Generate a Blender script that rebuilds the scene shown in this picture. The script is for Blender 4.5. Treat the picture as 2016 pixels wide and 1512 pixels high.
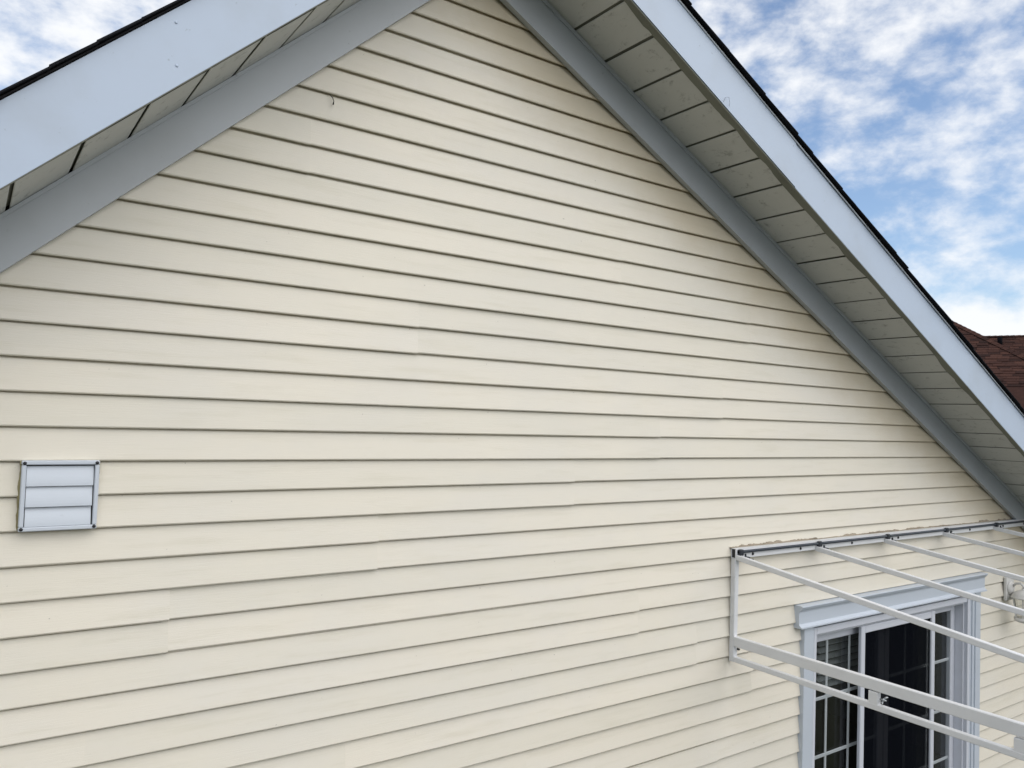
import bpy, math, random
from mathutils import Vector, Matrix
random.seed(7)
scn = bpy.context.scene
COL = scn.collection
for o in list(bpy.data.objects):
    bpy.data.objects.remove(o)

# ------------------------------------------------------------------ camera
ZC = 3.30                       # eye height above the ground
DW = 2.6808                     # distance of the eye from the siding
C = 0.1016                      # siding exposure (4 inches)
CR = Vector((0.8210486, -0.5698479, 0.0339483))
CU = Vector((-0.0513152, -0.0144464, 0.9985780))
CF = Vector((0.5685472, 0.8216232, 0.0411031))
cam_d = bpy.data.cameras.new('camera')
cam = bpy.data.objects.new('camera', cam_d)
COL.objects.link(cam)
cam.matrix_world = Matrix(((CR.x, CU.x, -CF.x, 0), (CR.y, CU.y, -CF.y, -DW), (CR.z, CU.z, -CF.z, ZC), (0, 0, 0, 1)))
cam_d.sensor_width = 36
cam_d.lens = 1540 / 2016 * 36
cam_d.clip_start = 0.05
cam_d.clip_end = 2000
scn.camera = cam
scn.render.resolution_x, scn.render.resolution_y = 1024, 768

# ------------------------------------------------------------------ sky, sun, exposure
SUN_EL, SUN_AZ = math.radians(50), math.radians(164)      # high in front of the gable, veiled by thin cloud
scn.view_settings.view_transform = 'Standard'
scn.view_settings.look = 'None'
scn.view_settings.exposure = 0.78
scn.view_settings.gamma = 1
world = bpy.data.worlds.new('World')
scn.world = world
world.use_nodes = True
nt = world.node_tree
N, L = nt.nodes, nt.links
N.clear()
out = N.new('ShaderNodeOutputWorld')
bg = N.new('ShaderNodeBackground'); bg.inputs['Strength'].default_value = 0.10
L.new(bg.outputs[0], out.inputs[0])
sky = N.new('ShaderNodeTexSky'); sky.sky_type = 'NISHITA'; sky.sun_disc = False
sky.sun_elevation = SUN_EL; sky.sun_rotation = SUN_AZ
sky.air_density = 1.0; sky.dust_density = 1.0; sky.ozone_density = 2.5
tc = N.new('ShaderNodeTexCoord')
sep = N.new('ShaderNodeSeparateXYZ'); L.new(tc.outputs['Generated'], sep.inputs[0])
def wmath(op, a, b=None, clamp=False):
    n = N.new('ShaderNodeMath'); n.operation = op; n.use_clamp = clamp
    for i, v in enumerate((a, b)):
        if v is None: continue
        if isinstance(v, (int, float)): n.inputs[i].default_value = v
        else: L.new(v, n.inputs[i])
    return n.outputs[0]
com = N.new('ShaderNodeMapping'); com.inputs['Scale'].default_value = (1, 1, 1.7)
L.new(tc.outputs['Generated'], com.inputs[0])
BO, FO = 7.7, 4.2
def wnoise(scale, detail, rough, dist=0.0, off=0.0):
    m = N.new('ShaderNodeMapping'); m.inputs['Location'].default_value = (off, off * .7, off * .3)
    L.new(com.outputs[0], m.inputs[0])
    n = N.new('ShaderNodeTexNoise'); n.inputs['Scale'].default_value = scale; n.inputs['Detail'].default_value = detail
    n.inputs['Roughness'].default_value = rough; n.inputs['Distortion'].default_value = dist
    L.new(m.outputs[0], n.inputs['Vector'])
    return n.outputs['Fac']
big = wnoise(2.6, 3, .5, .15, BO)
fine = wnoise(15, 10, .58, .1, FO)
mixv = wmath('ADD', wmath('MULTIPLY', big, .50), wmath('MULTIPLY', fine, .50))
ramp = N.new('ShaderNodeMapRange'); ramp.interpolation_type = 'SMOOTHSTEP'
ramp.inputs['From Min'].default_value = 0.375; ramp.inputs['From Max'].default_value = 0.595
L.new(mixv, ramp.inputs['Value'])
shade = N.new('ShaderNodeMix'); shade.data_type = 'RGBA'
shade.inputs['A'].default_value = (6.2, 6.25, 6.3, 1); shade.inputs['B'].default_value = (5.6, 5.7, 5.85, 1)
L.new(wnoise(4.6, 6, .6, .2, 9.2), shade.inputs['Factor'])
mix = N.new('ShaderNodeMix'); mix.data_type = 'RGBA'
L.new(wmath('ADD', wmath('MULTIPLY', ramp.outputs[0], .92), .02), mix.inputs['Factor'])
L.new(sky.outputs[0], mix.inputs['A']); L.new(shade.outputs['Result'], mix.inputs['B'])
L.new(mix.outputs['Result'], bg.inputs['Color'])

sun_d = bpy.data.lights.new('sun', 'SUN'); sun_d.energy = 1.45; sun_d.angle = math.radians(95); sun_d.color = (1, .96, .89)
sun = bpy.data.objects.new('sun', sun_d); COL.objects.link(sun)
sdir = Vector((math.sin(SUN_AZ) * math.cos(SUN_EL), math.cos(SUN_AZ) * math.cos(SUN_EL), math.sin(SUN_EL)))
sun.rotation_euler = (-sdir).to_track_quat('-Z', 'Y').to_euler()
sun.location = (0, 0, 30)

# ------------------------------------------------------------------ materials
def newmat(name, col, rough=.5, metal=0.0, spec=.5):
    m = bpy.data.materials.new(name); m.use_nodes = True
    b = m.node_tree.nodes['Principled BSDF']
    b.inputs['Base Color'].default_value = (*col, 1)
    b.inputs['Roughness'].default_value = rough
    b.inputs['Metallic'].default_value = metal
    b.inputs['Specular IOR Level'].default_value = spec
    return m, m.node_tree, b
class G:
    """tiny node helper"""
    def __init__(s, nt): s.nt = nt
    def n(s, t, **k):
        x = s.nt.nodes.new(t)
        for a, v in k.items(): setattr(x, a, v)
        return x
    def l(s, a, b): s.nt.links.new(a, b)
    def math(s, op, a, b=None, clamp=False):
        x = s.n('ShaderNodeMath', operation=op); x.use_clamp = clamp
        for i, v in enumerate((a, b)):
            if v is None: continue
            if isinstance(v, (int, float)): x.inputs[i].default_value = v
            else: s.l(v, x.inputs[i])
        return x.outputs[0]
    def pos(s, scale=(1, 1, 1), rnd=False):
        g = s.n('ShaderNodeNewGeometry')
        m = s.n('ShaderNodeMapping'); m.inputs['Scale'].default_value = scale
        if rnd:
            oi = s.n('ShaderNodeObjectInfo'); a = s.n('ShaderNodeVectorMath', operation='ADD')
            c = s.n('ShaderNodeCombineXYZ')
            for i in range(3): s.l(s.math('MULTIPLY', oi.outputs['Random'], 37.0 + 11 * i), c.inputs[i])
            s.l(g.outputs['Position'], a.inputs[0]); s.l(c.outputs[0], a.inputs[1]); s.l(a.outputs[0], m.inputs[0])
        else: s.l(g.outputs['Position'], m.inputs[0])
        return m.outputs[0]
    def noise(s, vec, scale, detail=4, rough=.55, dist=0):
        x = s.n('ShaderNodeTexNoise'); x.inputs['Scale'].default_value = scale; x.inputs['Detail'].default_value = detail
        x.inputs['Roughness'].default_value = rough; x.inputs['Distortion'].default_value = dist
        s.l(vec, x.inputs['Vector']); return x.outputs['Fac']
    def rng(s, v, a, b, c=0, d=1, smooth=True):
        x = s.n('ShaderNodeMapRange'); x.interpolation_type = 'SMOOTHSTEP' if smooth else 'LINEAR'
        for k, q in (('From Min', a), ('From Max', b), ('To Min', c), ('To Max', d)): x.inputs[k].default_value = q
        s.l(v, x.inputs['Value']); return x.outputs[0]
    def mix(s, f, a, b, blend='MIX'):
        x = s.n('ShaderNodeMix', data_type='RGBA', blend_type=blend)
        for k, v in (('Factor', f), ('A', a), ('B', b)):
            if isinstance(v, (int, float)): x.inputs[k].default_value = v
            elif isinstance(v, tuple): x.inputs[k].default_value = (*v, 1)
            else: s.l(v, x.inputs[k])
        return x.outputs['Result']
    def bump(s, h, strength, dist):
        x = s.n('ShaderNodeBump'); x.inputs['Strength'].default_value = strength; x.inputs['Distance'].default_value = dist
        s.l(h, x.inputs['Height']); return x.outputs[0]

def siding_mat():
    m, nt, b = newmat('cream_vinyl', (.70, .645, .50), .5, 0, .35)
    g = G(nt)
    blot = g.noise(g.pos((.9, 1, 1.6)), 1.5, 5, .6)
    streak = g.noise(g.pos((1.3, 1, 14), True), 2.2, 6, .65)
    oi = g.n('ShaderNodeObjectInfo')
    c = g.mix(g.rng(blot, .35, .68), (.770, .712, .598), (.742, .696, .604))
    c = g.mix(g.math('MULTIPLY', g.rng(streak, .48, .75), .35), c, (.60, .55, .42))
    c = g.mix(g.math('MULTIPLY', oi.outputs['Random'], .28), c, (.60, .575, .48))
    # yellow-brown grime that washes down from the right-hand rake trim
    gp = g.n('ShaderNodeNewGeometry'); sp = g.n('ShaderNodeSeparateXYZ'); g.l(gp.outputs['Position'], sp.inputs[0])
    d = g.math('SUBTRACT', g.math('SUBTRACT', 2.60 + ZC, g.math('MULTIPLY', sp.outputs['X'], .5007)), sp.outputs['Z'])
    patch = g.noise(g.pos((1, 1, 1.5)), 2.3, 5, .65)
    dd = g.math('ADD', d, g.math('MULTIPLY', g.math('SUBTRACT', patch, .5), .42))
    st = g.math('MULTIPLY', g.rng(dd, .0, .46, 1, 0), .60)
    c = g.mix(st, c, (.50, .405, .25))
    # small flecks
    fl = g.noise(g.pos((1, 1, 1.2)), 55, 2, .5)
    c = g.mix(g.math('MULTIPLY', g.rng(fl, .765, .80), .45), c, (.22, .19, .14))
    g.l(c, b.inputs['Base Color'])
    grain = g.noise(g.pos((2.5, 1, 60), True), 6, 5, .7, .3)
    wave = g.noise(g.pos((1, 1, 1.2)), 4.5, 2, .5)
    h = g.math('ADD', g.math('MULTIPLY', grain, .5), g.math('MULTIPLY', wave, 1.0))
    g.l(g.bump(h, .35, .004), b.inputs['Normal'])
    g.l(g.rng(blot, .3, .7, .42, .6), b.inputs['Roughness'])
    return m
def trim_mat(name, col, dirt, dirtcol=(.30, .31, .30), rough=.42):
    m, nt, b = newmat(name, col, rough, 0, .45); g = G(nt)
    a = g.noise(g.pos((1, 1, 1)), 3.1, 6, .6)
    fl = g.noise(g.pos((1, 1, 1)), 42, 3, .6)
    c = g.mix(g.math('MULTIPLY', g.rng(a, .42, .75), dirt), col, dirtcol)
    c = g.mix(g.math('MULTIPLY', g.rng(fl, .69, .76), min(1, dirt * 1.6)), c, tuple(x * .5 for x in dirtcol))
    g.l(c, b.inputs['Base Color'])
    w = g.noise(g.pos((1, 1, 1)), 5, 2, .5)
    g.l(g.bump(w, .25, .004), b.inputs['Normal'])
    return m
def soffit_mat():
    m, nt, b = newmat('almond_soffit', (.52, .51, .44), .55, 0, .3); g = G(nt)
    a = g.noise(g.pos((1, 1, 1)), 5, 7, .66, .4)
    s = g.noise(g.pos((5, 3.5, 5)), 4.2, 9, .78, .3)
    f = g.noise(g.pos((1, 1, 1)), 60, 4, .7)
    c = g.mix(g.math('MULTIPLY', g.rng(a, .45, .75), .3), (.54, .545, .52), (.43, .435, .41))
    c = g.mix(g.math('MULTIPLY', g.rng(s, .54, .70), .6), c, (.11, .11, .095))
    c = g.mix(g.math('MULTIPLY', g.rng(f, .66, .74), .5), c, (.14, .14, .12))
    g.l(c, b.inputs['Base Color'])
    return m
def shingle_mat(name, cols, grit=220):
    m, nt, b = newmat(name, cols[0], .95, 0, .1); g = G(nt)
    oi = g.n('ShaderNodeObjectInfo')
    r = g.n('ShaderNodeValToRGB'); r.color_ramp.interpolation = 'LINEAR'
    el = r.color_ramp.elements
    el[0].color = (*cols[0], 1); el[1].color = (*cols[-1], 1)
    for i, cc in enumerate(cols[1:-1]):
        e = el.new((i + 1) / (len(cols) - 1)); e.color = (*cc, 1)
    n1 = g.noise(g.pos((1, 1, 1), True), 5, 3, .6)
    g.l(g.math('ADD', g.math('MULTIPLY', oi.outputs['Random'], .75), g.math('MULTIPLY', g.math('SUBTRACT', n1, .4), .6), True), r.inputs[0])
    gr = g.noise(g.pos((1, 1, 1)), grit, 2, .7)
    c = g.mix(g.rng(gr, .35, .7), r.outputs[0], (.01, .01, .01), 'MIX')
    c = g.mix(.55, r.outputs[0], c)
    g.l(c, b.inputs['Base Color'])
    g.l(g.bump(gr, .6, .004), b.inputs['Normal'])
    return m
M = {}
M['siding'] = siding_mat()
M['fascia'] = trim_mat('bluish_white_aluminium', (.445, .515, .615), .20)
M['frieze'] = trim_mat('grey_white_trim', (.46, .487, .512), .20)
M['doortrim'] = trim_mat('door_trim_paint', (.52, .565, .62), .10, (.4, .42, .44))
M['vinylwhite'] = trim_mat('white_vinyl_frame', (.60, .62, .67), .10, (.4, .4, .4))
M['vent'] = trim_mat('vent_plastic', (.58, .62, .67), .06, (.4, .42, .45), .35)
M['soffit'] = soffit_mat()
M['lip'] = trim_mat('grimy_lip', (.17, .175, .14), .6, (.10, .105, .08), .7)
M['canopy'] = trim_mat('canopy_enamel', (.70, .705, .71), .16, (.42, .41, .38), .38)
M['dark'] = trim_mat('black_plastic', (.022, .026, .034), .2, (.06, .06, .06), .45)
M['rod'] = trim_mat('dark_grey_rod', (.045, .055, .07), .2, (.09, .09, .09), .4)
M['screw'] = newmat('black_screw', (.012, .012, .016), .5)[0]
M['pipe'] = newmat('black_pipe', (.006, .006, .008), .95, 0, .05)[0]
M['zinc'] = newmat('zinc_hardware', (.42, .44, .45), .35, .9)[0]
M['shadow'] = newmat('cavity_shade', (.05, .05, .048), .9)[0]  # dark tone painted in for the shade inside the vent
M['caulk'] = trim_mat('dirty_caulk', (.33, .28, .21), .9, (.15, .12, .085), .8)
M['oldcaulk'] = trim_mat('yellowed_sealant', (.33, .29, .15), .8, (.16, .13, .06), .6)
M['shingle'] = shingle_mat('charcoal_shingle', [(.012, .012, .014), (.02, .02, .024), (.032, .03, .032)])
M['brown'] = shingle_mat('brown_shingle', [(.026, .013, .011), (.050, .023, .018), (.072, .033, .025), (.105, .048, .034)], 60)
M['sheath'] = newmat('sheathing', (.22, .17, .11), .9)[0]
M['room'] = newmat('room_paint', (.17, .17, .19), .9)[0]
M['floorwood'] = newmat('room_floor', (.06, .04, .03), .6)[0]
M['curtain'] = newmat('blind_slat', (.34, .35, .36), .6)[0]
M['grille'] = newmat('grille_bar', (.60, .62, .64), .5)[0]
M['neighbour'] = trim_mat('tan_stucco', (.40, .34, .27), .2, (.3, .25, .2), .9)
M['lamp'] = trim_mat('weathered_white_lamp', (.66, .65, .62), .75, (.24, .22, .19), .6)
M['debris'] = newmat('dry_stalk', (.018, .013, .010), .8)[0]
M['thread'] = newmat('grey_thread', (.12, .14, .18), .8)[0]
def glass_mat(name, tint, rough=.02):
    m = bpy.data.materials.new(name); m.use_nodes = True; nt = m.node_tree; nt.nodes.clear(); g = G(nt)
    o = g.n('ShaderNodeOutputMaterial'); mx = g.n('ShaderNodeMixShader'); t = g.n('ShaderNodeBsdfTransparent'); r = g.n('ShaderNodeBsdfGlossy')
    t.inputs['Color'].default_value = (*tint, 1); r.inputs['Roughness'].default_value = rough
    ge = g.n('ShaderNodeNewGeometry'); dt_ = g.n('ShaderNodeVectorMath', operation='DOT_PRODUCT')
    g.l(ge.outputs['Normal'], dt_.inputs[0]); g.l(ge.outputs['Incoming'], dt_.inputs[1])
    k = g.math('POWER', g.math('SUBTRACT', 1.0, g.math('ABSOLUTE', dt_.outputs['Value'])), 5.0)
    g.l(g.math('ADD', .07, g.math('MULTIPLY', k, .93), True), mx.inputs[0])
    g.l(t.outputs[0], mx.inputs[1]); g.l(r.outputs[0], mx.inputs[2]); g.l(mx.outputs[0], o.inputs[0])
    return m
M['glass'] = glass_mat('door_glass', (.84, .86, .86))
M['lampglass'] = glass_mat('lamp_glass', (.9, .9, .88), .08)
def screen_mat():
    m = bpy.data.materials.new('insect_screen'); m.use_nodes = True; nt = m.node_tree; nt.nodes.clear(); g = G(nt)
    o = g.n('ShaderNodeOutputMaterial'); mx = g.n('ShaderNodeMixShader'); t = g.n('ShaderNodeBsdfTransparent'); r = g.n('ShaderNodeBsdfDiffuse')
    r.inputs['Color'].default_value = (.006, .007, .010, 1); mx.inputs[0].default_value = .62
    g.l(t.outputs[0], mx.inputs[1]); g.l(r.outputs[0], mx.inputs[2]); g.l(mx.outputs[0], o.inputs[0]); return m
M['screen'] = screen_mat()
def ground_mat():
    m, nt, b = newmat('lawn', (.06, .09, .03), .95, 0, .1); g = G(nt)
    a = g.noise(g.pos(), .5, 6, .6); f = g.noise(g.pos(), 14, 4, .7)
    c = g.mix(g.rng(a, .35, .7), (.070, .080, .055), (.11, .11, .085)); c = g.mix(g.math('MULTIPLY', f, .5), c, (.05, .05, .03))
    g.l(c, b.inputs['Base Color']); g.l(g.bump(f, .8, .03), b.inputs['Normal']); return m
M['lawn'] = ground_mat()

# ------------------------------------------------------------------ mesh helpers
def link(name, verts, faces, mat, parent=None, smooth=False):
    me = bpy.data.meshes.new(name); me.from_pydata([tuple(v) for v in verts], [], faces); me.validate(); me.update()
    if mat: me.materials.append(M[mat])
    if smooth:
        for p in me.polygons: p.use_smooth = True
    o = bpy.data.objects.new(name, me); COL.objects.link(o)
    if parent: o.parent = parent
    return o
def empty(name, loc, label, cat, group=None):
    o = bpy.data.objects.new(name, None); COL.objects.link(o); o.empty_display_size = .2
    o['label'] = label; o['category'] = cat
    o['at'] = tuple(loc)
    if group: o['group'] = group
    return o
class MB:
    def __init__(s): s.v = []; s.f = []
    def add(s, v, f):
        k = len(s.v); s.v += [tuple(a) for a in v]; s.f += [tuple(i + k for i in q) for q in f]; return s
    def box(s, x0, x1, y0, y1, z0, z1):
        v = [(x, y, z) for x in (x0, x1) for y in (y0, y1) for z in (z0, z1)]
        return s.add(v, [(0, 1, 3, 2), (4, 6, 7, 5), (0, 4, 5, 1), (2, 3, 7, 6), (0, 2, 6, 4), (1, 5, 7, 3)])
    def bbox(s, x0, x1, y0, y1, z0, z1, b=.003):
        """box with chamfered edges (three stacked inset loops)"""
        x0, x1 = sorted((x0, x1)); y0, y1 = sorted((y0, y1)); z0, z1 = sorted((z0, z1))
        b = min(b, (x1 - x0) * .45, (y1 - y0) * .45, (z1 - z0) * .45)
        def ring(z, i):
            return [(x0 + i, y0 + i + (0 if i else b), z), (x0 + i + (0 if i else b), y0 + i, z), (x1 - i - (0 if i else b), y0 + i, z), (x1 - i, y0 + i + (0 if i else b), z),
                    (x1 - i, y1 - i - (0 if i else b), z), (x1 - i - (0 if i else b), y1 - i, z), (x0 + i + (0 if i else b), y1 - i, z), (x0 + i, y1 - i - (0 if i else b), z)]
        R = [ring(z0, b), ring(z0 + b, 0), ring(z1 - b, 0), ring(z1, b)]
        f = []
        for k in range(3):
            for i in range(8):
                j = (i + 1) % 8; f.append((k * 8 + i, k * 8 + j, k * 8 + 8 + j, k * 8 + 8 + i))
        f += [tuple(range(7, -1, -1)), tuple(range(24, 32))]
        return s.add([p for r in R for p in r], f)
    def prism(s, poly, y0, y1):
        """polygon in x,z extruded along y"""
        n = len(poly); v = [(x, y0, z) for x, z in poly] + [(x, y1, z) for x, z in poly]
        f = [tuple(range(n)), tuple(range(2 * n - 1, n - 1, -1))] + [((i + 1) % n, i, n + i, n + (i + 1) % n) for i in range(n)]
        return s.add(v, f)
    def extx(s, prof, x0, x1, closed=True):
        """profile in y,z extruded along x"""
        n = len(prof); v = [(x0, y, z) for y, z in prof] + [(x1, y, z) for y, z in prof]
        f = [((i + 1) % n, i, n + i, n + (i + 1) % n) for i in range(n if closed else n - 1)]
        if closed: f += [tuple(range(n)), tuple(range(2 * n - 1, n - 1, -1))]
        return s.add(v, f)
    def tube(s, pts, r, seg=8, cap=True):
        pts = [Vector(p) for p in pts]; rings = []
        rr = r if isinstance(r, (list, tuple)) else [r] * len(pts)
        up = Vector((.13, .31, .94))
        for i, p in enumerate(pts):
            t = (pts[min(i + 1, len(pts) - 1)] - pts[max(i - 1, 0)]).normalized()
            a = t.cross(up).normalized(); b = t.cross(a).normalized()
            rings.append([p + rr[i] * (math.cos(2 * math.pi * k / seg) * a + math.sin(2 * math.pi * k / seg) * b) for k in range(seg)])
        f = []
        for i in range(len(pts) - 1):
            for k in range(seg):
                j = (k + 1) % seg; f.append((i * seg + k, i * seg + j, (i + 1) * seg + j, (i + 1) * seg + k))
        if cap: f += [tuple(range(seg - 1, -1, -1)), tuple(range((len(pts) - 1) * seg, len(pts) * seg))]
        return s.add([q for r_ in rings for q in r_], f)
    def beam(s, a, b, w, h, ch=.002):
        """square tube from a to b: w across, h in the vertical plane, chamfered corners"""
        a, b = Vector(a), Vector(b); t = (b - a).normalized()
        side = t.cross(Vector((0, 0, 1)))
        side = side.normalized() if side.length > 1e-4 else Vector((1, 0, 0))
        up = side.cross(t).normalized(); W, H = w / 2, h / 2
        pr = [(-W + ch, -H), (W - ch, -H), (W, -H + ch), (W, H - ch), (W - ch, H), (-W + ch, H), (-W, H - ch), (-W, -H + ch)]
        v = [e + side * x + up * z for e in (a, b) for x, z in pr]
        f = [(i, (i + 1) % 8, 8 + (i + 1) % 8, 8 + i) for i in range(8)] + [tuple(range(7, -1, -1)), tuple(range(8, 16))]
        return s.add(v, f)
    def lathe(s, c, prof, seg=16, axis='z'):
        c = Vector(c); v = []
        for r, h in prof:
            for k in range(seg):
                a = 2 * math.pi * k / seg; q = (r * math.cos(a), r * math.sin(a), h)
                if axis == 'y': q = (q[0], -h, q[1])
                v.append(c + Vector(q))
        f = []
        for i in range(len(prof) - 1):
            for k in range(seg):
                j = (k + 1) % seg; f.append((i * seg + k, i * seg + j, (i + 1) * seg + j, (i + 1) * seg + k))
        f += [tuple(range(seg - 1, -1, -1)), tuple(range((len(prof) - 1) * seg, len(prof) * seg))]
        return s.add(v, f)
    def build(s, name, mat, parent=None, smooth=False): return link(name, s.v, s.f, mat, parent, smooth)
def kind(o, k): o['kind'] = k; return o
def Z(z): return z + ZC          # heights are measured from the eye
def shift(i, a): return random.Random(i * 7919 + 13).uniform(-a, a)

# ------------------------------------------------------------------ ground
kind(link('ground', [(-500, -500, 0), (500, -500, 0), (500, 500, 0), (-500, 500, 0)], [(0, 1, 2, 3)], 'lawn'), 'structure')

# ------------------------------------------------------------------ the house
XL, XR, DEPTH = -1.15, 8.3, 8.0           # wall ends and depth of the house
fl_m, fl_c = .9315, .309                   # rake trim, left: lower edge z = m x + c
fr_m, fr_c = -.5010, 2.590                 # rake trim, right
tl_m, tl_c = .9255, .4827                  # its upper edge = the soffit plane
tr_m, tr_c = -.5035, 2.762
OV = .385                                  # gable overhang
al_m, al_lo, al_hi = .928, .484, .7115     # fascia left
ar_m, ar_lo, ar_hi = -.509, 2.772, 2.989   # fascia right
XA = 1.606                                 # ridge
DOOR = (3.972, 5.775, -1.135, -3.17)       # rough opening x0 x1 top bottom
house = empty('house', (2, 0, 0), 'cream vinyl sided gable house with bluish white roof trim', 'house')

# sheathing behind the boards, with the door opening, and the rest of the shell
def zl(x): return min(fl_m * x + fl_c + .08, fr_m * x + fr_c + .08)
wall = MB()
d0, d1, dt, db = DOOR
wall.prism([(XL, Z(-3.3)), (d0, Z(-3.3)), (d0, Z(zl(d0))), (XA, Z(zl(XA))), (XL, Z(zl(XL)))], .030, .12)
wall.prism([(d0, Z(dt)), (d1, Z(dt)), (d1, Z(zl(d1))), (d0, Z(zl(d0)))], .030, .12)
wall.prism([(d1, Z(-3.3)), (XR, Z(-3.3)), (XR, Z(zl(XR))), (d1, Z(zl(d1)))], .030, .12)
wall.box(d0, d1, .021, .12, 0, Z(db))
gable = wall.build('gable_wall', 'sheath', house)
sh = MB()
sh.box(XL, XL + .1, .12, DEPTH, 0, Z(zl(XL)))
sh.box(XR - .1, XR, .12, DEPTH, 0, Z(zl(XR)))
sh.prism([(XL + .1, 0), (XR - .1, 0), (XR - .1, Z(zl(XR - .1))), (XA, Z(zl(XA))), (XL + .1, Z(zl(XL + .1)))], DEPTH - .1, DEPTH)
sh.build('side_wall', 'siding', house)

# siding: one board per course and length, panels are two courses high, joints where the photograph shows them
NZ = -.17699
SEAMS = {4: [.5586], 0: [2.2074], -2: [2.730], -6: [1.410], 8: [.3387, 3.0215], -4: [3.172], 12: [1.994], 2: [1.2756], -8: [3.3797],
         -10: [2.45], 6: [2.62], 10: [1.2, 3.45], 14: [.9, 3.2], 16: [2.3], 18: [3.1, 1.1], 20: [2.7], 22: [.8, 3.3], 24: [1.8], 26: [2.9, .9], -12: [.95],
         }
RSEAM = {12: 6.9, 16: 7.2, 20: 6.6, 14: 7.6, 8: 7.0}
def xlo(z): return max(XL, (z - fl_c - .09) / fl_m)
def xhi(z): return min(XR, (z - fr_c - .09) / fr_m)
def board(n, x0, x1, proud, drop, tag):
    """course whose butt is line n; x0/x1 None -> cut along the rake"""
    zb = NZ - n * C - drop
    lock = n % 2 == 0                      # locked joint between panels: deeper than the butt formed in mid-panel
    top = [(.0140, C - .0054), (.0200, C - .0048), (.0205, C + .014), (.0215, C + .014)]
    if lock: pr = [(.0215, .016), (.0195, .0085), (.0080, .0048), (.0062, .0004), (.0045, .0), (.0018, .0012), (.0, .0048)] + top
    else: pr = [(.0215, .013), (.0180, .0055), (.0078, .0026), (.0060, .0002), (.0045, .0), (.0018, .0012), (.0, .0048)] + [(.0140, C - .0046)] + top[1:]
    zt = zb + C
    ln = (x1 if x1 is not None else xhi(zb)) - (x0 if x0 is not None else xlo(zb))
    if ln < .02: return
    nc = max(2, int(ln / .22))
    rnd = random.Random(tag)
    ph, am = rnd.uniform(0, 9), rnd.uniform(.0001, .0004)
    v, f = [], []
    for i in range(nc + 1):
        t = i / nc
        for (y, dz) in pr:
            z = zb + dz
            a = x0 if x0 is not None else xlo(z); b = x1 if x1 is not None else xhi(z)
            x = a + (b - a) * t
            wv = am * math.sin(x * 2.1 + ph) + .5 * am * math.sin(x * 5.3 + ph * 2)
            v.append((x, y - proud + wv * .6, Z(z + wv * .8)))
    k = len(pr)
    for i in range(nc):
        for j in range(k - 1):
            f.append((i * k + j, i * k + j + 1, (i + 1) * k + j + 1, (i + 1) * k + j))
    f += [tuple(range(k)), tuple(range(nc * k + k - 1, nc * k - 1, -1))]
    o = link('siding_board', v, f, 'siding', gable)
    me = o.data
    for p in me.polygons:
        if len(p.vertices) > 4: p.use_smooth = False
    return o
DL, DR = 3.872, 5.905                      # outer edges of the door casing
tag = 0
for n in range(-20, 30):
    zb = NZ - n * C
    if xhi(zb) - xlo(zb) < .05: continue
    pan = n - 1 if n % 2 else n - 2        # panel that owns this course (starts at an even line above)
    seams = sorted(x for x in SEAMS.get(pan, []) if xlo(zb + C) + .1 < x < xhi(zb + C) - .1)
    through = zb < -1.115                  # course runs into the door casing
    cuts = [None] + seams
    spans = []
    edge = None
    for i, a in enumerate(cuts):
        b = cuts[i + 1] if i + 1 < len(cuts) else None
        spans.append([a, b])
    if through:
        spans[-1][1] = DL + .004
        rs = RSEAM.get(pan)
        if rs: spans += [[DR - .004, rs], [rs, None]]
        else: spans += [[DR - .004, None]]
    elif zb < -1.0:
        pass
    for i, (a, b) in enumerate(spans):
        tag += 1
        jut = b is not None and not (through and abs(b - DL - .004) < 1e-6)
        aa = a if (a is None or (through and abs(a - DR + .004) < 1e-6)) else a - .02   # right-hand board tucks under
        board(n, aa, b, .0030 if jut else 0.0, (.0026 if jut else 0) + shift(tag, .0005), tag)

# rake trim boards, right one with its joint
def rake(name, m, lo, m2, hi, xa, xb, y0, y1, mat, parent):
    s = MB().prism([(xa, Z(m * xa + lo)), (xb, Z(m * xb + lo)), (xb, Z(m2 * xb + hi)), (xa, Z(m2 * xa + hi))], y1, y0)
    return s.build(name, mat, parent)
XE_L, XE_R = XL - .35, XR + .35            # eaves
rake('rake_trim', fl_m, fl_c, tl_m, tl_c, XE_L, XA, -.030, -.002, 'frieze', house)
# the seam leans with the board, so cut it square to the slope
def trim_seam(name, xj, y, lo, hi, m, mat, w=.0016):
    zc0, zc1 = m * xj + lo, m * xj + hi
    k = (hi - lo) * .45
    return None
xj = 4.085
rake('rake_trim', fr_m, fr_c, tr_m, tr_c, XA + .0005, xj, -.030, -.002, 'frieze', house)
rake('rake_trim', fr_m, fr_c - .003, tr_m, tr_c, xj + .003, XE_R, -.0275, -.002, 'frieze', house)
# thin channel between trim and soffit
rake('soffit_channel', tl_m, tl_c - .016, tl_m, tl_c - .001, XE_L, XA - .02, -.036, -.0305, 'frieze', house)
rake('soffit_channel', tr_m, tr_c - .020, tr_m, tr_c - .001, XA + .02, XE_R, -.038, -.0305, 'frieze', house)

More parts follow.
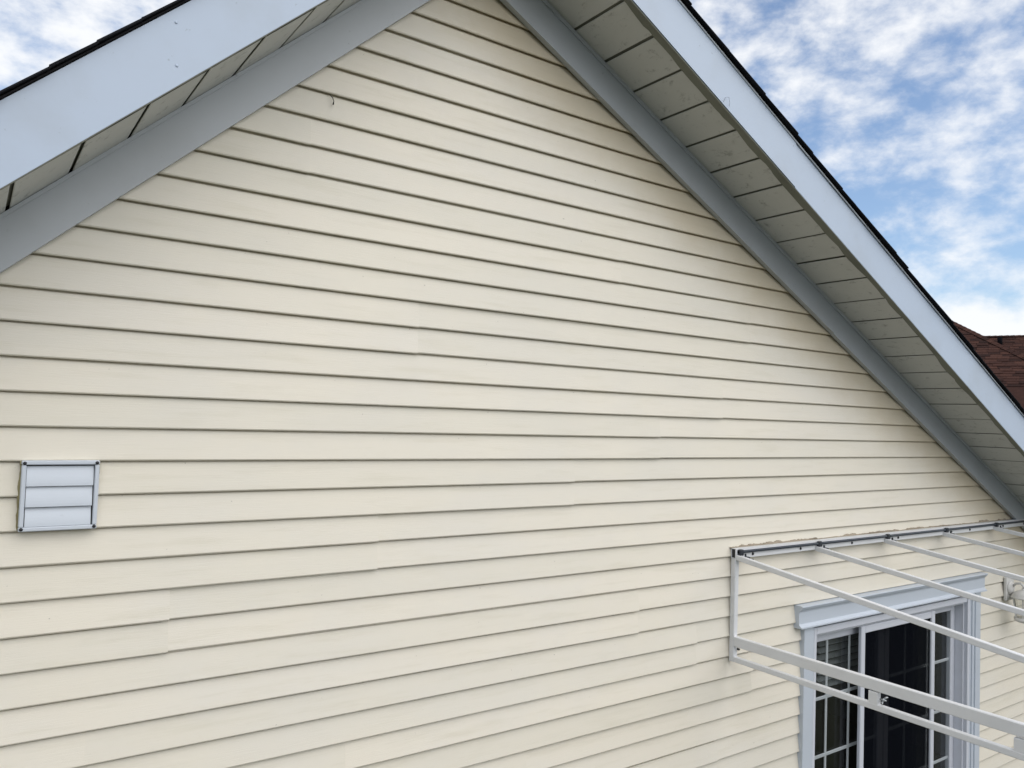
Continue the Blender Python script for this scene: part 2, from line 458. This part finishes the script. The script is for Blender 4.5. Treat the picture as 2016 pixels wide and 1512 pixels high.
# soffit: one panel per joint
def soffit(m, c, joints, side):
    s_len = math.hypot(1, m)
    root = MB().prism([(joints[0], Z(m * joints[0] + c + .013)), (joints[-1], Z(m * joints[-1] + c + .013)), (joints[-1], Z(m * joints[-1] + c + .021)), (joints[0], Z(m * joints[0] + c + .021))], -OV + .02, -.022).build('soffit', 'lip', house)
    for i in range(len(joints) - 1):
        a, b = joints[i], joints[i + 1]
        g = .0064 / s_len
        a2, b2 = a + g, b - g
        dz = shift(i + side * 100, .0012)
        # each panel: flat face with both edges folded up into the groove
        v, f = [], []
        prof = [(a2, .004), (a2 + .0006, .0018), (a2 + .003, .0), (b2 - .003, .0), (b2 - .0006, .0018), (b2, .004)]
        for y in (-OV + .019, -.016):
            for x, h in prof: v.append((x, y, Z(m * x + c + h + dz)))
        for k in range(5): f.append((k, k + 1, 7 + k, 6 + k))
        link('soffit_panel', v, f, 'soffit', root)
jr = []
x = 2.103 - .1792 * 2
while x < XE_R: jr.append(x); x += .1792 + .0004 * 0
soffit(tr_m, tr_c, [XA + .03] + [q for q in jr if q > XA + .05] + [XE_R - .01], 1)
jl = []
x = .0607 - .1512 * 10
while x < XA - .1: 
    if x > XE_L: jl.append(x)
    x += .1512
soffit(tl_m, tl_c, [XE_L + .01] + jl + [XA - .03], 2)

# fascia boards with folded lip under the soffit edge
def fascia(m, lo, hi, xa, xb, yf, parent=house):
    return rake('fascia', m, lo, m, hi, xa, xb, yf, yf + .02, 'fascia', parent)
fascia(al_m, al_lo, al_hi, XE_L, XA, -OV - .002)
xf = 3.20
fascia(ar_m, ar_lo, ar_hi, XA + .0005, xf, -OV - .002)
fascia(ar_m, ar_lo - .0005, ar_hi, xf + .0025, XE_R, -OV + .0012)
def lip(m, c, x0, x1, seed, wid, amp):
    rnd = random.Random(seed); v, f = [], []; x = x0; i = 0; w = wid
    while x < x1:
        w += rnd.uniform(-amp, amp); w = min(max(w, wid * .55), wid * 1.5)
        z = Z(m * x + c - .004)
        v += [(x, -OV - .001, z), (x, -OV + .018 + w, z + .001 + rnd.uniform(0, .003)), (x, -OV + .018 + w, z + .0045), (x, -OV - .001, z + .003)]
        if i:
            k = (i - 1) * 4
            for q in range(4): f.append((k + q, k + (q + 1) % 4, k + 4 + (q + 1) % 4, k + 4 + q))
        i += 1; x += rnd.uniform(.02, .07)
    return link('fascia_lip', v, f, 'lip', house)
lip(ar_m, ar_lo - .006, XA + .02, XE_R, 3, .017, .007)
lip(al_m, al_lo + .001, XE_L, XA - .02, 4, .006, .002)
# drip edge strips on top of the fascia
rake('drip_edge', ar_m, ar_hi - .003, ar_m, ar_hi + .004, XA, XE_R, -OV - .007, -OV - .0025, 'frieze', house)
# nail heads on the left fascia
for xx, zz in ((.4165, 1.057), (.4237, .937)):
    MB().lathe((xx, -OV - .002, Z(zz)), [(.0045, 0), (.004, .0012), (.0015, .002)], 10, 'y').build('nail_head', 'fascia', house, True)

# roof deck and shingles
roof = MB()
roof.prism([(XE_L, Z(al_m * XE_L + al_hi + .004)), (XA, Z(al_m * XA + al_hi + .004)), (XA, Z(al_m * XA + al_hi + .010)), (XE_L, Z(al_m * XE_L + al_hi + .010))], -OV - .004, DEPTH + .2)
roof.prism([(XA + .001, Z(ar_m * XA + ar_hi + .004)), (XE_R, Z(ar_m * XE_R + ar_hi + .004)), (XE_R, Z(ar_m * XE_R + ar_hi + .010)), (XA + .001, Z(ar_m * XA + ar_hi + .010))], -OV - .004, DEPTH + .2)
roof = roof.build('roof', 'shingle', house)
def own_shingles(m, c, xe, sgn, hang):
    s = math.hypot(1, m); ex = .140 / s
    tot = int(abs(XA - xe) / ex)
    field = MB()
    for i in range(tot + 1):
        rnd = random.Random(i + (sgn + 5) * 77)
        x0 = xe - sgn * .02 + sgn * i * ex          # butt (low end)
        x1 = x0 + sgn * ex * 2.05                   # top end, lapped by the next two
        if (x1 - XA) * sgn > 0: x1 = XA - sgn * .002
        if abs(x1 - x0) < .03: continue
        zb = c + .0115; th = .0060 + rnd.uniform(-.001, .0025)
        lift = .0060
        poly = [(x0, Z(m * x0 + zb + lift)), (x1, Z(m * x1 + zb + .0005)), (x1, Z(m * x1 + zb + .0035)), (x0 + sgn * .004, Z(m * x0 + zb + lift + th)), (x0, Z(m * x0 + zb + lift + th * .6))]
        if sgn < 0: poly = poly[::-1]
        w = .30 + (i % 2) * .12
        yf = -OV - hang + rnd.uniform(-.005, .005)
        MB().prism(poly, yf, yf + w).build('shingle', 'shingle', roof)
        field.prism(poly, yf + w + .003, DEPTH + .18)
    kind(field.build('shingle_field', 'shingle', roof), 'stuff')
own_shingles(al_m, al_hi, XE_L, 1, .022)
own_shingles(ar_m, ar_hi, XE_R, -1, .025)

# interior of the room behind the door
rm = MB()
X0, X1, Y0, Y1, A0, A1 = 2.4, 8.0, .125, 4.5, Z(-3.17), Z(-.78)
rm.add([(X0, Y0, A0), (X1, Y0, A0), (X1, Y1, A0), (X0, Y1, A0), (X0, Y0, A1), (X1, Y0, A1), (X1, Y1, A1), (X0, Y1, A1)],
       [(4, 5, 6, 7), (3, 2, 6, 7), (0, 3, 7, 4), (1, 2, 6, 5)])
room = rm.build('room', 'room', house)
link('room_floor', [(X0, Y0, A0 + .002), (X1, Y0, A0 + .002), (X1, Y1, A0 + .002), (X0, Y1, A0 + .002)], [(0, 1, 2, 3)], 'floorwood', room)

# ------------------------------------------------------------------ sliding door with casing
d0, d1, dt, db = DOOR
door = MB()
# outer frame: jambs, head and sill set into the opening
FY0, FY1 = -.012, .115
def lbar(name, x0, x1, z0, z1, y0, y1, mat, parent, b=.003): return MB().bbox(x0, x1, y0, y1, Z(z0), Z(z1), b).build(name, mat, parent)
door.bbox(d0 + .001, d0 + .028, FY0, FY1, Z(db), Z(dt), .003)
door.bbox(d1 - .032, d1 - .001, FY0, FY1, Z(db), Z(dt), .003)
door.bbox(d1 - .046, d1 - .0322, .012, FY1, Z(db), Z(dt), .002)
door.bbox(d0 + .0282, d1 - .0462, FY0, FY1, Z(dt - .040), Z(dt - .001), .003)
door.bbox(d0 + .0282, d1 - .0462, .012, FY1, Z(dt - .058), Z(dt - .0402), .002)
door.bbox(d0 + .0282, d1 - .0462, FY0 - .02, FY1, Z(db + .001), Z(db + .04), .003)
door = door.build('sliding_door', 'vinylwhite', house)
def casing(x0, x1, steps, name='door_casing'):
    c = MB(); xs = x0
    for w, y in steps:
        c.bbox(xs, xs + w - .0004, y, .019, Z(-3.2), Z(-1.118), .002); xs += w
    return c.build(name, 'doortrim', door)
casing(DL, DL + .098, [(.078, -.020), (.020, -.014)])
casing(5.777, DR, [(.020, -.010), (.014, -.018), (.024, -.014), (.070, -.022)])
# head cap with flared top and bottom lips
hp = [(.019, -.992), (-.040, -.992), (-.042, -.998), (-.036, -1.010), (-.024, -1.022), (-.021, -1.030), (-.021, -1.094), (-.028, -1.104), (-.038, -1.110), (-.038, -1.117), (.019, -1.117)]
MB().extx([(y, Z(z)) for y, z in hp], 3.818, 5.962).build('head_cap', 'doortrim', door)
# two glazed panels and the insect screen in front
def sash(name, x0, x1, yc, st, z1, z0, mat, th=.034):
    s = MB()
    s.bbox(x0, x0 + st, yc - th / 2, yc + th / 2, Z(z0), Z(z1), .004)
    s.bbox(x1 - st, x1, yc - th / 2, yc + th / 2, Z(z0), Z(z1), .004)
    s.bbox(x0 + st + .0003, x1 - st - .0003, yc - th / 2 + .001, yc + th / 2 - .001, Z(z1 - st), Z(z1 - .0005), .004)
    s.bbox(x0 + st + .0003, x1 - st - .0003, yc - th / 2 + .001, yc + th / 2 - .001, Z(z0 + .0005), Z(z0 + st * 1.3), .004)
    return s.build(name, mat, door)
zt_, zb_ = dt - .060, db + .042
def glazed(x0, x1, yc, st, cols, rowh):
    s = sash('glazed_panel', x0, x1, yc, st, zt_, zb_, 'vinylwhite')
    g0, g1 = x0 + st, x1 - st
    for yy in (yc - .009, yc + .010):
        link('pane', [(g0 - .004, yy, Z(zb_ + st - .004)), (g1 + .004, yy, Z(zb_ + st - .004)), (g1 + .004, yy, Z(zt_ - st + .004)), (g0 - .004, yy, Z(zt_ - st + .004))], [(0, 1, 2, 3)], 'glass', door)
    for q in cols: MB().bbox(q - .0095, q + .0095, yc - .003, yc + .004, Z(zb_ + st), Z(zt_ - st), .002).build('grille_bar', 'grille', door)
    z = zt_ - st - rowh
    while z > zb_ + st + .1:
        MB().bbox(g0, g1, yc - .0036, yc + .0046, Z(z - .0095), Z(z + .0095), .002).build('grille_bar', 'grille', door); z -= rowh
glazed(4.004, 4.835, .085, .060, [4.245, 4.475], .335)
glazed(4.845, 5.726, .085, .050, [5.11, 5.39], .335)
scr = sash('screen_door', 4.480, 5.345, .020, .044, dt - .060, db + .042, 'vinylwhite', .022)
MB().box(4.525, 5.300, .0196, .0204, Z(db + .1), Z(dt - .105)).build('screen_mesh', 'screen', door)
# venetian blind hanging inside, added to approximate reflections in the glass
bl = MB().box(4.25, 4.95, .15, .18, Z(dt - .07), Z(dt - .03)).build('reflection_blind', 'curtain', house)
for i in range(9):
    z = dt - .10 - i * .042
    v = [(4.26, .145, Z(z)), (4.94, .145, Z(z)), (4.94, .185, Z(z + .016)), (4.26, .185, Z(z + .016))]
    v += [(a, b, c + .0015) for a, b, c in v]
    link('slat', v, [(0, 1, 2, 3), (7, 6, 5, 4), (0, 4, 5, 1), (1, 5, 6, 2), (2, 6, 7, 3), (3, 7, 4, 0)], 'curtain', bl)

# ------------------------------------------------------------------ exhaust vent
vent = empty('exhaust_vent', (.233, 0, Z(-.38)), 'square white plastic exhaust vent with three louvre flaps on the siding', 'vent')
vx0, vx1, vz0, vz1 = .1335, .3345, -.381, -.176
fr = MB()
fb = .0125
yb, yf = -.001, -.024
fr.bbox(vx0, vx1, yf, yb, Z(vz1 - fb), Z(vz1), .0025)
fr.bbox(vx0, vx1, yf, yb, Z(vz0), Z(vz0 + fb), .0025)
fr.bbox(vx0, vx0 + fb, yf + .0003, yb, Z(vz0 + fb + .0002), Z(vz1 - fb - .0002), .0025)
fr.bbox(vx1 - fb, vx1, yf + .0003, yb, Z(vz0 + fb + .0002), Z(vz1 - fb - .0002), .0025)
fr.build('frame', 'vent', vent)
MB().box(vx0 + .004, vx1 - .004, -.004, -.0005, Z(vz0 + .004), Z(vz1 - .004)).build('duct_opening_shade', 'shadow', vent)  # dark panel in place of the shade behind the flaps
h = (vz1 - vz0 - 2 * fb) / 3
for i in range(3):
    za = vz1 - fb - .004 - i * h; zb = za - h + (.0018 if i < 2 else .005)
    hh = za - zb
    fc = [(-.0100 - .0105 * math.sin(q * 1.45) - (.001 if i == 1 else 0), Z(za - hh * q)) for q in (0, .12, .25, .4, .55, .7, .85, 1.0)]
    l = MB().extx(fc + [(y + .0018, z) for y, z in fc[::-1]], vx0 + fb + .0012 + .0006 * i, vx1 - fb - .0022 - .001 * i)
    l.build('louvre_flap', 'vent', vent)
for sx, sz in ((vx0 + .0075, vz1 - .0075), (vx1 - .0075, vz1 - .0072), (vx0 + .0072, vz0 + .0072), (vx1 - .0072, vz0 + .0078)):
    MB().lathe((sx, yf + .001, Z(sz)), [(.0052, 0), (.0052, .002), (.0036, .0036), (.0012, .004)], 12, 'y').build('screw', 'screw', vent, True)
def bead(pts, w, seed, mat, parent, name, yb=.004, yf=-.006):
    rnd = random.Random(seed); m = MB(); P = []
    for a, b in zip(pts[:-1], pts[1:]):
        n = max(2, int((Vector(b) - Vector(a)).length / .009))
        for i in range(n): P.append(Vector(a).lerp(Vector(b), i / n))
    P.append(Vector(pts[-1]))
    r = w; R = []
    Q = []
    for q in P:
        r = min(max(r + rnd.uniform(-.3, .3) * w, w * .45), w * 1.5); R.append(r)
        Q.append((q.x + rnd.uniform(-.0008, .0008), q.y, q.z + rnd.uniform(-.0008, .0008)))
    return m.tube(Q, R, 7).build(name, mat, parent, True)
bead([(vx0 - .001, .001, Z(vz0)), (vx0 - .001, .001, Z(vz1))], .0038, 5, 'oldcaulk', vent, 'sealant_bead')
bead([(vx0 + .01, .001, Z(vz1 + .0005)), (vx1, .001, Z(vz1 + .001))], .0022, 6, 'oldcaulk', vent, 'sealant_bead')
bead([(vx1 + .0005, .001, Z(vz1)), (vx1 + .0005, .001, Z(vz0 + .10))], .0026, 8, 'oldcaulk', vent, 'sealant_bead')

# ------------------------------------------------------------------ canopy frame on the wall
can = empty('canopy_frame', (3.28, -.03, Z(-1.2)), 'white metal canopy frame of square tubes bolted to the siding above the door', 'canopy frame')
RX0, RX1 = 3.262, 8.05
RT, RB, RD = -.640, -.690, -.030
# hollow wall rail, open at the end
r = MB()
t_ = .003
r.box(RX0, RX1, RD, -.0005, Z(RT - t_), Z(RT)); r.box(RX0, RX1, RD, -.0005, Z(RB), Z(RB + t_))
r.box(RX0, RX1, RD, RD + t_, Z(RB + t_ + .0001), Z(RT - t_ - .0001)); r.box(RX0, RX1, -.0035, -.0005, Z(RB + t_ + .0001), Z(RT - t_ - .0001))
rail = r.build('wall_rail', 'canopy', can)
MB().box(RX0 + .004, RX0 + .007, RD + .0032, -.0037, Z(RB + .0034), Z(RT - .0034)).build('end_shade', 'screw', rail)  # black sheet painted in for the shade inside the open tube
# dark rod along the front of the rail
rod = MB().tube([(RX0 + .012, RD - .008, Z(RT - .016)), (RX1 - .05, RD - .008, Z(RT - .016))], .0075, 10).build('rod', 'rod', can, True)
RAFX = [3.277, 3.953, 4.655, 5.365, 6.075, 6.78, 7.48]
PROJ = 2.05; SL = .117
for i, x in enumerate(RAFX):
    y0 = RD - .001; z0 = -.690 + .006
    MB().beam((x, y0, Z(z0)), (x, -PROJ, Z(z0 - SL * (PROJ + y0))), .025, .026, .0025).build('rafter', 'canopy', can)
    xc = x + .012
    c = MB()
    c.bbox(xc - .015, xc + .015, RD - .021, RD - .0008, Z(RT - .034), Z(RT - .003), .004)
    c.bbox(xc + .003, xc + .027, RD - .052, RD - .0215, Z(RT - .052), Z(RT - .036), .003)
    c.tube([(xc + .008, RD - .034, Z(RT - .040)), (xc + .008, RD - .034, Z(RT - .022))], .005, 8)
    c.tube([(xc + .020, RD - .050, Z(RT - .050)), (xc + .042, RD - .056, Z(RT - .050))], .0045, 8)
    c.build('clamp', 'dark', can)
for x in (3.397, 3.805, 4.298, 4.80, 5.010 + .45, 5.715, 6.207, 6.55, 7.1):
    MB().lathe((x, RD, Z(RT - .034)), [(.0075, 0), (.0075, .003), (.005, .006), (.002, .007)], 10, 'y').build('bolt', 'screw', can, True)
# side frame: post, deep arm, slim lower arm, spacers
MB().bbox(RX0, RX0 + .030, RD, -.0005, Z(-1.2125), Z(RB - .0005), .003).build('post', 'canopy', can)
AX = RX0 + .013
MB().beam((AX, RD - .0005, Z(-1.1085)), (AX, -PROJ, Z(-1.095)), .026, .050, .003).build('deep_arm', 'canopy', can)
MB().beam((AX, RD - .0005, Z(-1.1985)), (AX, -PROJ, Z(-1.192)), .026, .026, .0025).build('slim_arm', 'canopy', can)
for y in (-.778, -1.352, -1.93):
    MB().bbox(RX0 + .001, RX0 + .025, y - .022, y + .022, Z(-1.1868 - .0035 * y * 0), Z(-1.1322), .002).build('spacer', 'canopy', can)
# wing nuts behind the spacers
def wingnut(y, z, mat):
    w = MB(); x = RX0 + .018
    w.tube([(x, y - .020, Z(z)), (x, y - .050, Z(z))], .0035, 8)
    w.tube([(x, y - .034, Z(z)), (x, y - .040, Z(z))], .007, 8)
    for s in (-1, 1):
        w.tube([(x + s * .004, y - .037, Z(z + s * .003)), (x + s * .016, y - .041, Z(z + s * .008)), (x + s * .022, y - .046, Z(z + s * .010))], [.003, .0045, .002], 8)
    w.build('wing_nut', mat, can, True)
wingnut(-.778, -1.160, 'zinc'); wingnut(-1.352, -1.160, 'zinc')
MB().lathe((RX0 + .0305, -.028, Z(-1.150)), [(.006, 0), (.006, .012), (.003, .016)], 8, 'y').build('bolt', 'screw', can, True)
# front beam joining the rafters, and the far side frame (outside the picture)
zf = -.684 - SL * (PROJ - .031)
MB().bbox(RX0, 7.50, -PROJ - .031, -PROJ - .0005, Z(zf - .017), Z(zf + .017), .003).build('front_beam', 'canopy', can)
MB().bbox(RX0, RX0 + .028, -PROJ - .030, -PROJ - .0005, Z(-1.21), Z(zf - .0175), .003).build('post', 'canopy', can)
# smeared sealant above the rail
def smear():
    rnd = random.Random(21); v, f = [], []; x = RX0 - .006; i = 0; hgt = .004
    hi = .010; run = 0
    while x < 7.4:
        if run <= 0: hi = rnd.choice((.003, .004, .005, .007, .009, .012)); run = rnd.uniform(.02, .16)
        st_ = rnd.uniform(.002, .009); run -= st_
        hgt += (hi * rnd.uniform(.5, 1.4) - hgt) * rnd.uniform(.2, .9)
        zt = RT + max(.0015, hgt)
        v += [(x, -.0045, Z(RT + .0005)), (x, -.0026 - rnd.uniform(0, .0025), Z(RT + (zt - RT) * rnd.uniform(.3, .7))), (x, -.0008, Z(zt)), (x, .012, Z(zt)), (x, .012, Z(RT + .0005))]
        if i:
            k = (i - 1) * 5
            for q in range(5): f.append((k + q, k + (q + 1) % 5, k + 5 + (q + 1) % 5, k + 5 + q))
        i += 1; x += st_
    return link('sealant_smear', v, f, 'caulk', can)
smear()

# ------------------------------------------------------------------ wall lantern
lam = empty('wall_lantern', (6.42, 0, Z(-1.35)), 'weathered white wall lantern on a mounting block beside the door', 'wall lamp')
LX = 6.352
MB().bbox(LX - .060, LX + .060, -.022, -.001, Z(-1.225), Z(-1.055), .004).build('mounting_block', 'lamp', lam)
MB().lathe((LX, -.0225, Z(-1.135)), [(.050, 0), (.048, .006), (.040, .014), (.024, .020), (.010, .022)], 20, 'y').build('back_plate', 'lamp', lam, True)
LC = (LX, -.112)
MB().tube([(LX, -.040, Z(-1.120)), (LX, -.062, Z(-1.096)), (LX, -.090, Z(-1.090)), (LX, -.108, Z(-1.104)), (LX, -.112, Z(-1.128))], .0085, 8).build('arm', 'lamp', lam, True)
MB().lathe((*LC, Z(-1.195)), [(.080, 0), (.083, .006), (.076, .012), (.070, .026), (.054, .043), (.028, .056), (.012, .060), (.012, .072)], 18).build('cap', 'lamp', lam, True)
cage = MB()
for k in range(6):
    a = k * math.pi / 3 + .3
    cage.tube([(LC[0] + .070 * math.cos(a), LC[1] + .070 * math.sin(a), Z(-1.196)), (LC[0] + .052 * math.cos(a), LC[1] + .052 * math.sin(a), Z(-1.335))], .0045, 6)
cage.build('cage', 'lamp', lam)
MB().lathe((*LC, Z(-1.334)), [(.048, 0), (.0645, .1365)], 6).build('lamp_glass', 'lampglass', lam)
MB().lathe((*LC, Z(-1.372)), [(.010, 0), (.036, .006), (.060, .018), (.060, .037)], 18).build('base', 'lamp', lam, True)

# ------------------------------------------------------------------ small debris on the house
st = MB().tube([(1.0150, .004, Z(1.1375)), (1.0225, -.001, Z(1.1290)), (1.0275, -.003, Z(1.1165)), (1.0250, -.004, Z(1.1030))], [.0012, .0018, .0014, .0032], 6)
o = st.build('dry_stalk', 'debris', None, True)
o['label'] = 'short dark curled stalk clinging to the upper cream siding'; o['category'] = 'stalk'

# ------------------------------------------------------------------ neighbour's house
AZ0 = math.radians(65.73)
vd = Vector((math.sin(AZ0), math.cos(AZ0), 0)); ud = Vector((math.cos(AZ0), -math.sin(AZ0), 0)); kd = Vector((0, 0, 1))
EYE = Vector((0, -DW, ZC))
def NB(u, v, z): return EYE + ud * u + vd * v + kd * z       # right of the sight line, along it, above the eye
nb = empty('neighbour_house', NB(0, 17, -ZC), 'neighbouring house with reddish brown shingled hip roof behind the dark roof edge', 'house')
PT = .70                                                     # roof pitch
V1 = 28.0; H1 = V1 * math.tan(math.radians(5.98))            # point on the hip where the rear ridge meets it
# main hip roof: front plane rises along +v; right hip runs (+1, -1, -PT)
def front(u, v): return H1 + PT * (v - V1)
ap = 3.4; ev = -4.6
A = (-ap, V1 + ap, H1 + PT * ap); B = (-ev, V1 + ev, H1 + PT * ev)
LW = -13.0
mr = MB()
mr.add([NB(LW, B[1], B[2]), NB(B[0], B[1], B[2]), NB(A[0], A[1], A[2]), NB(LW, A[1], A[2]), NB(B[0], A[1] + (A[1] - B[1]), B[2]), NB(LW, A[1] + (A[1] - B[1]), B[2])],
       [(0, 1, 2, 3), (1, 4, 2), (3, 2, 4, 5), (0, 3, 5), (0, 5, 4, 1)])
mroof = mr.build('roof', 'brown', nb)
# rear wing: ridge parallel to the picture
V2 = 36.0; H2 = V2 * math.tan(math.radians(5.985)); e2 = 5.0
wr = MB()
wr.add([NB(-6, V2 - e2, H2 - PT * e2), NB(12, V2 - e2, H2 - PT * e2), NB(12, V2, H2), NB(-6, V2, H2), NB(12, V2 + e2, H2 - PT * e2), NB(-6, V2 + e2, H2 - PT * e2)],
       [(0, 1, 2, 3), (3, 2, 4, 5), (1, 4, 2), (0, 3, 5), (0, 5, 4, 1)])
wroof = wr.build('roof', 'brown', nb)
wl = MB()
def nbox(u0, u1, v0, v1, z0, z1):
    P = [NB(u, v, z) for u in (u0, u1) for v in (v0, v1) for z in (z0, z1)]
    wl.add(P, [(0, 1, 3, 2), (4, 6, 7, 5), (0, 4, 5, 1), (2, 3, 7, 6), (0, 2, 6, 4), (1, 5, 7, 3)])
nbox(LW + .4, B[0] - .4, B[1] + .4, 2 * A[1] - B[1] - .4, -ZC, B[2] + .05)
nbox(-5.6, 11.6, V2 - e2 + .4, V2 + e2 - .4, -ZC, H2 - PT * e2 + .05)
wl.build('wall', 'neighbour', nb)
# shingles: one shared tab mesh, laid on the two planes that show
slope = Vector((0, PT, 0)); nlen = math.hypot(1, PT)
def tab_mesh():
    b = MB(); w, l = .300, .150; 
    b.add([(0, 0, .002), (w, 0, .002), (w, l, .000), (0, l, .000), (0.002, 0, .014), (w - .002, 0, .014), (w, l, .004), (0, l, .004)],
          [(3, 2, 1, 0), (4, 5, 6, 7), (0, 1, 5, 4), (1, 2, 6, 5), (2, 3, 7, 6), (3, 0, 4, 7)])
    me = bpy.data.meshes.new('shingle'); me.from_pydata(b.v, [], b.f); me.update(); me.materials.append(M['brown']); return me
TAB = tab_mesh()
tdir = (vd + kd * PT).normalized(); ndir = ud.cross(tdir).normalized()
if ndir.z < 0: ndir = -ndir
BASE = Matrix((ud, tdir, ndir)).transposed().to_4x4()
def lay(parent, u0, u1, vmid, hmid, s0, s1, clip):
    cnt = 0; row = int(s0 / .137)
    while row * .137 < s1:
        s = row * .137; rnd = random.Random(row * 31 + int(hmid * 100))
        u = u0 - rnd.uniform(0, .3)
        while u < u1:
            p = NB(u, vmid, hmid) + tdir * s + ndir * rnd.choice((.001, .001, .009))
            if clip(u, s) and clip(u + .3, s):
                o = bpy.data.objects.new('shingle', TAB); COL.objects.link(o); o.parent = parent
                o.matrix_world = Matrix.Translation(p) @ BASE; cnt += 1
            u += .304
        row += 1
    return cnt
n1 = lay(mroof, -1.6, 2.6, V1, H1, -2.9, 1.6, lambda u, s: u < -s / nlen - .02 and u > -1.25 - .52 * s - .35 and u < 1.75)
n2 = lay(wroof, -.3, 2.2, V2, H2, -1.9, -.10, lambda u, s: u > (-s / nlen) * .85 - .35 and u < 1.75)
print('neighbour shingles', n1, n2)
# hip and ridge caps
hd = (ud - vd - kd * PT).normalized()
hs = hd.cross(Vector((0, 0, 1))).normalized(); hn = hs.cross(hd).normalized()
if hn.z < 0: hn = -hn
capm = bpy.data.meshes.new('hip_cap')
capm.from_pydata([(0, -.12, -.03), (0, 0, .028), (0, .12, -.03), (.26, -.13, -.020), (.26, 0, .044), (.26, .13, -.020), (.26, -.13, -.03), (.26, .13, -.03)], [], [(0, 3, 4, 1), (1, 4, 5, 2), (3, 6, 7, 5, 4)])
capm.materials.append(M['brown'])
HB = Matrix((hd, hs, hn)).transposed().to_4x4()
for i in range(-20, 20):
    o = bpy.data.objects.new('hip_cap', capm); COL.objects.link(o); o.parent = mroof
    o.matrix_world = Matrix.Translation(NB(0, V1, H1) + hd * (i * .20)) @ HB
RBm = Matrix((ud, vd, kd)).transposed().to_4x4()
for i in range(-4, 20):
    o = bpy.data.objects.new('ridge_cap', capm); COL.objects.link(o); o.parent = wroof
    o.matrix_world = Matrix.Translation(NB(-.6 + i * .2, V2, H2 + .0)) @ RBm
# plumbing vent pipe on the rear wing
up_, sp_ = .57, -.62
pb = NB(up_, V2, H2) + tdir * sp_
MB().tube([pb - kd * .1, pb + kd * .26], .085, 12).build('vent_pipe', 'pipe', wroof, True)

# thread hanging on the right fascia
MB().tube([(2.668, -OV - .004, Z(1.418)), (2.676, -OV - .012, Z(1.440)), (2.694, -OV - .014, Z(1.444)), (2.706, -OV - .010, Z(1.425)), (2.708, -OV - .006, Z(1.408))], .0007, 5).build('thread', 'thread', house, True)

for o in list(COL.objects):            # the empties only mark where each thing stands
    if 'at' in o: del o['at']

# ------------------------------------------------------------------ houses across the yard, added to block low sky light (mirrored in the door glass)
M['oppwall'] = trim_mat('pale_grey_siding', (.36, .36, .34), .2, (.25, .25, .24), .8)
def across(x0, x1, yf, eave, ridge, label):
    h = empty('house', (x0, yf, 0), label, 'house', None)
    yb = yf - 9
    w = MB(); w.box(x0, x1, yb, yf, 0, eave); w = w.build('wall', 'oppwall', h)
    for i in range(int(eave / .18)):
        z = i * .18
        MB().extx([(yf + .001, z), (yf + .016, z + .001), (yf + .003, z + .179), (yf + .001, z + .179)], x0, x1).build('siding_board', 'oppwall', w)
    ym = (yf + yb) / 2
    MB().extx([(yf + .5, eave - .15), (yf + .5, eave - .02), (ym, ridge), (yb - .5, eave - .02), (yb - .5, eave - .15), (ym, ridge - .14)], x0 - .4, x1 + .4).build('roof', 'brown', h)
    n = max(2, int((x1 - x0) / 2.8))
    for fl in (1.0,):
        for i in range(n):
            cx = x0 + (i + .5) * (x1 - x0) / n
            if fl < 2 and i == 1:
                MB().bbox(cx - .5, cx + .5, yf + .02, yf + .09, .1, 2.2, .01).build('door', 'doortrim', h); continue
            f = MB()
            f.bbox(cx - .62, cx - .54, yf + .018, yf + .07, fl, fl + 1.4); f.bbox(cx + .54, cx + .62, yf + .018, yf + .07, fl, fl + 1.4)
            f.bbox(cx - .5395, cx + .5395, yf + .018, yf + .07, fl, fl + .08); f.bbox(cx - .5395, cx + .5395, yf + .018, yf + .07, fl + 1.32, fl + 1.4)
            f = f.build('window', 'vinylwhite', h)
            MB().box(cx - .54, cx + .54, yf + .02, yf + .03, fl + .08, fl + 1.32).build('pane', 'screw', f)
across(-9.5, 1.5, -14.0, 3.0, 5.6, 'grey sided single storey house with brown roof, added across the yard to block low sky, set nearer the gable')
across(4.5, 17.0, -15.0, 3.0, 5.8, 'grey sided single storey house with brown roof, added to block low sky, mirrored in the door glass')
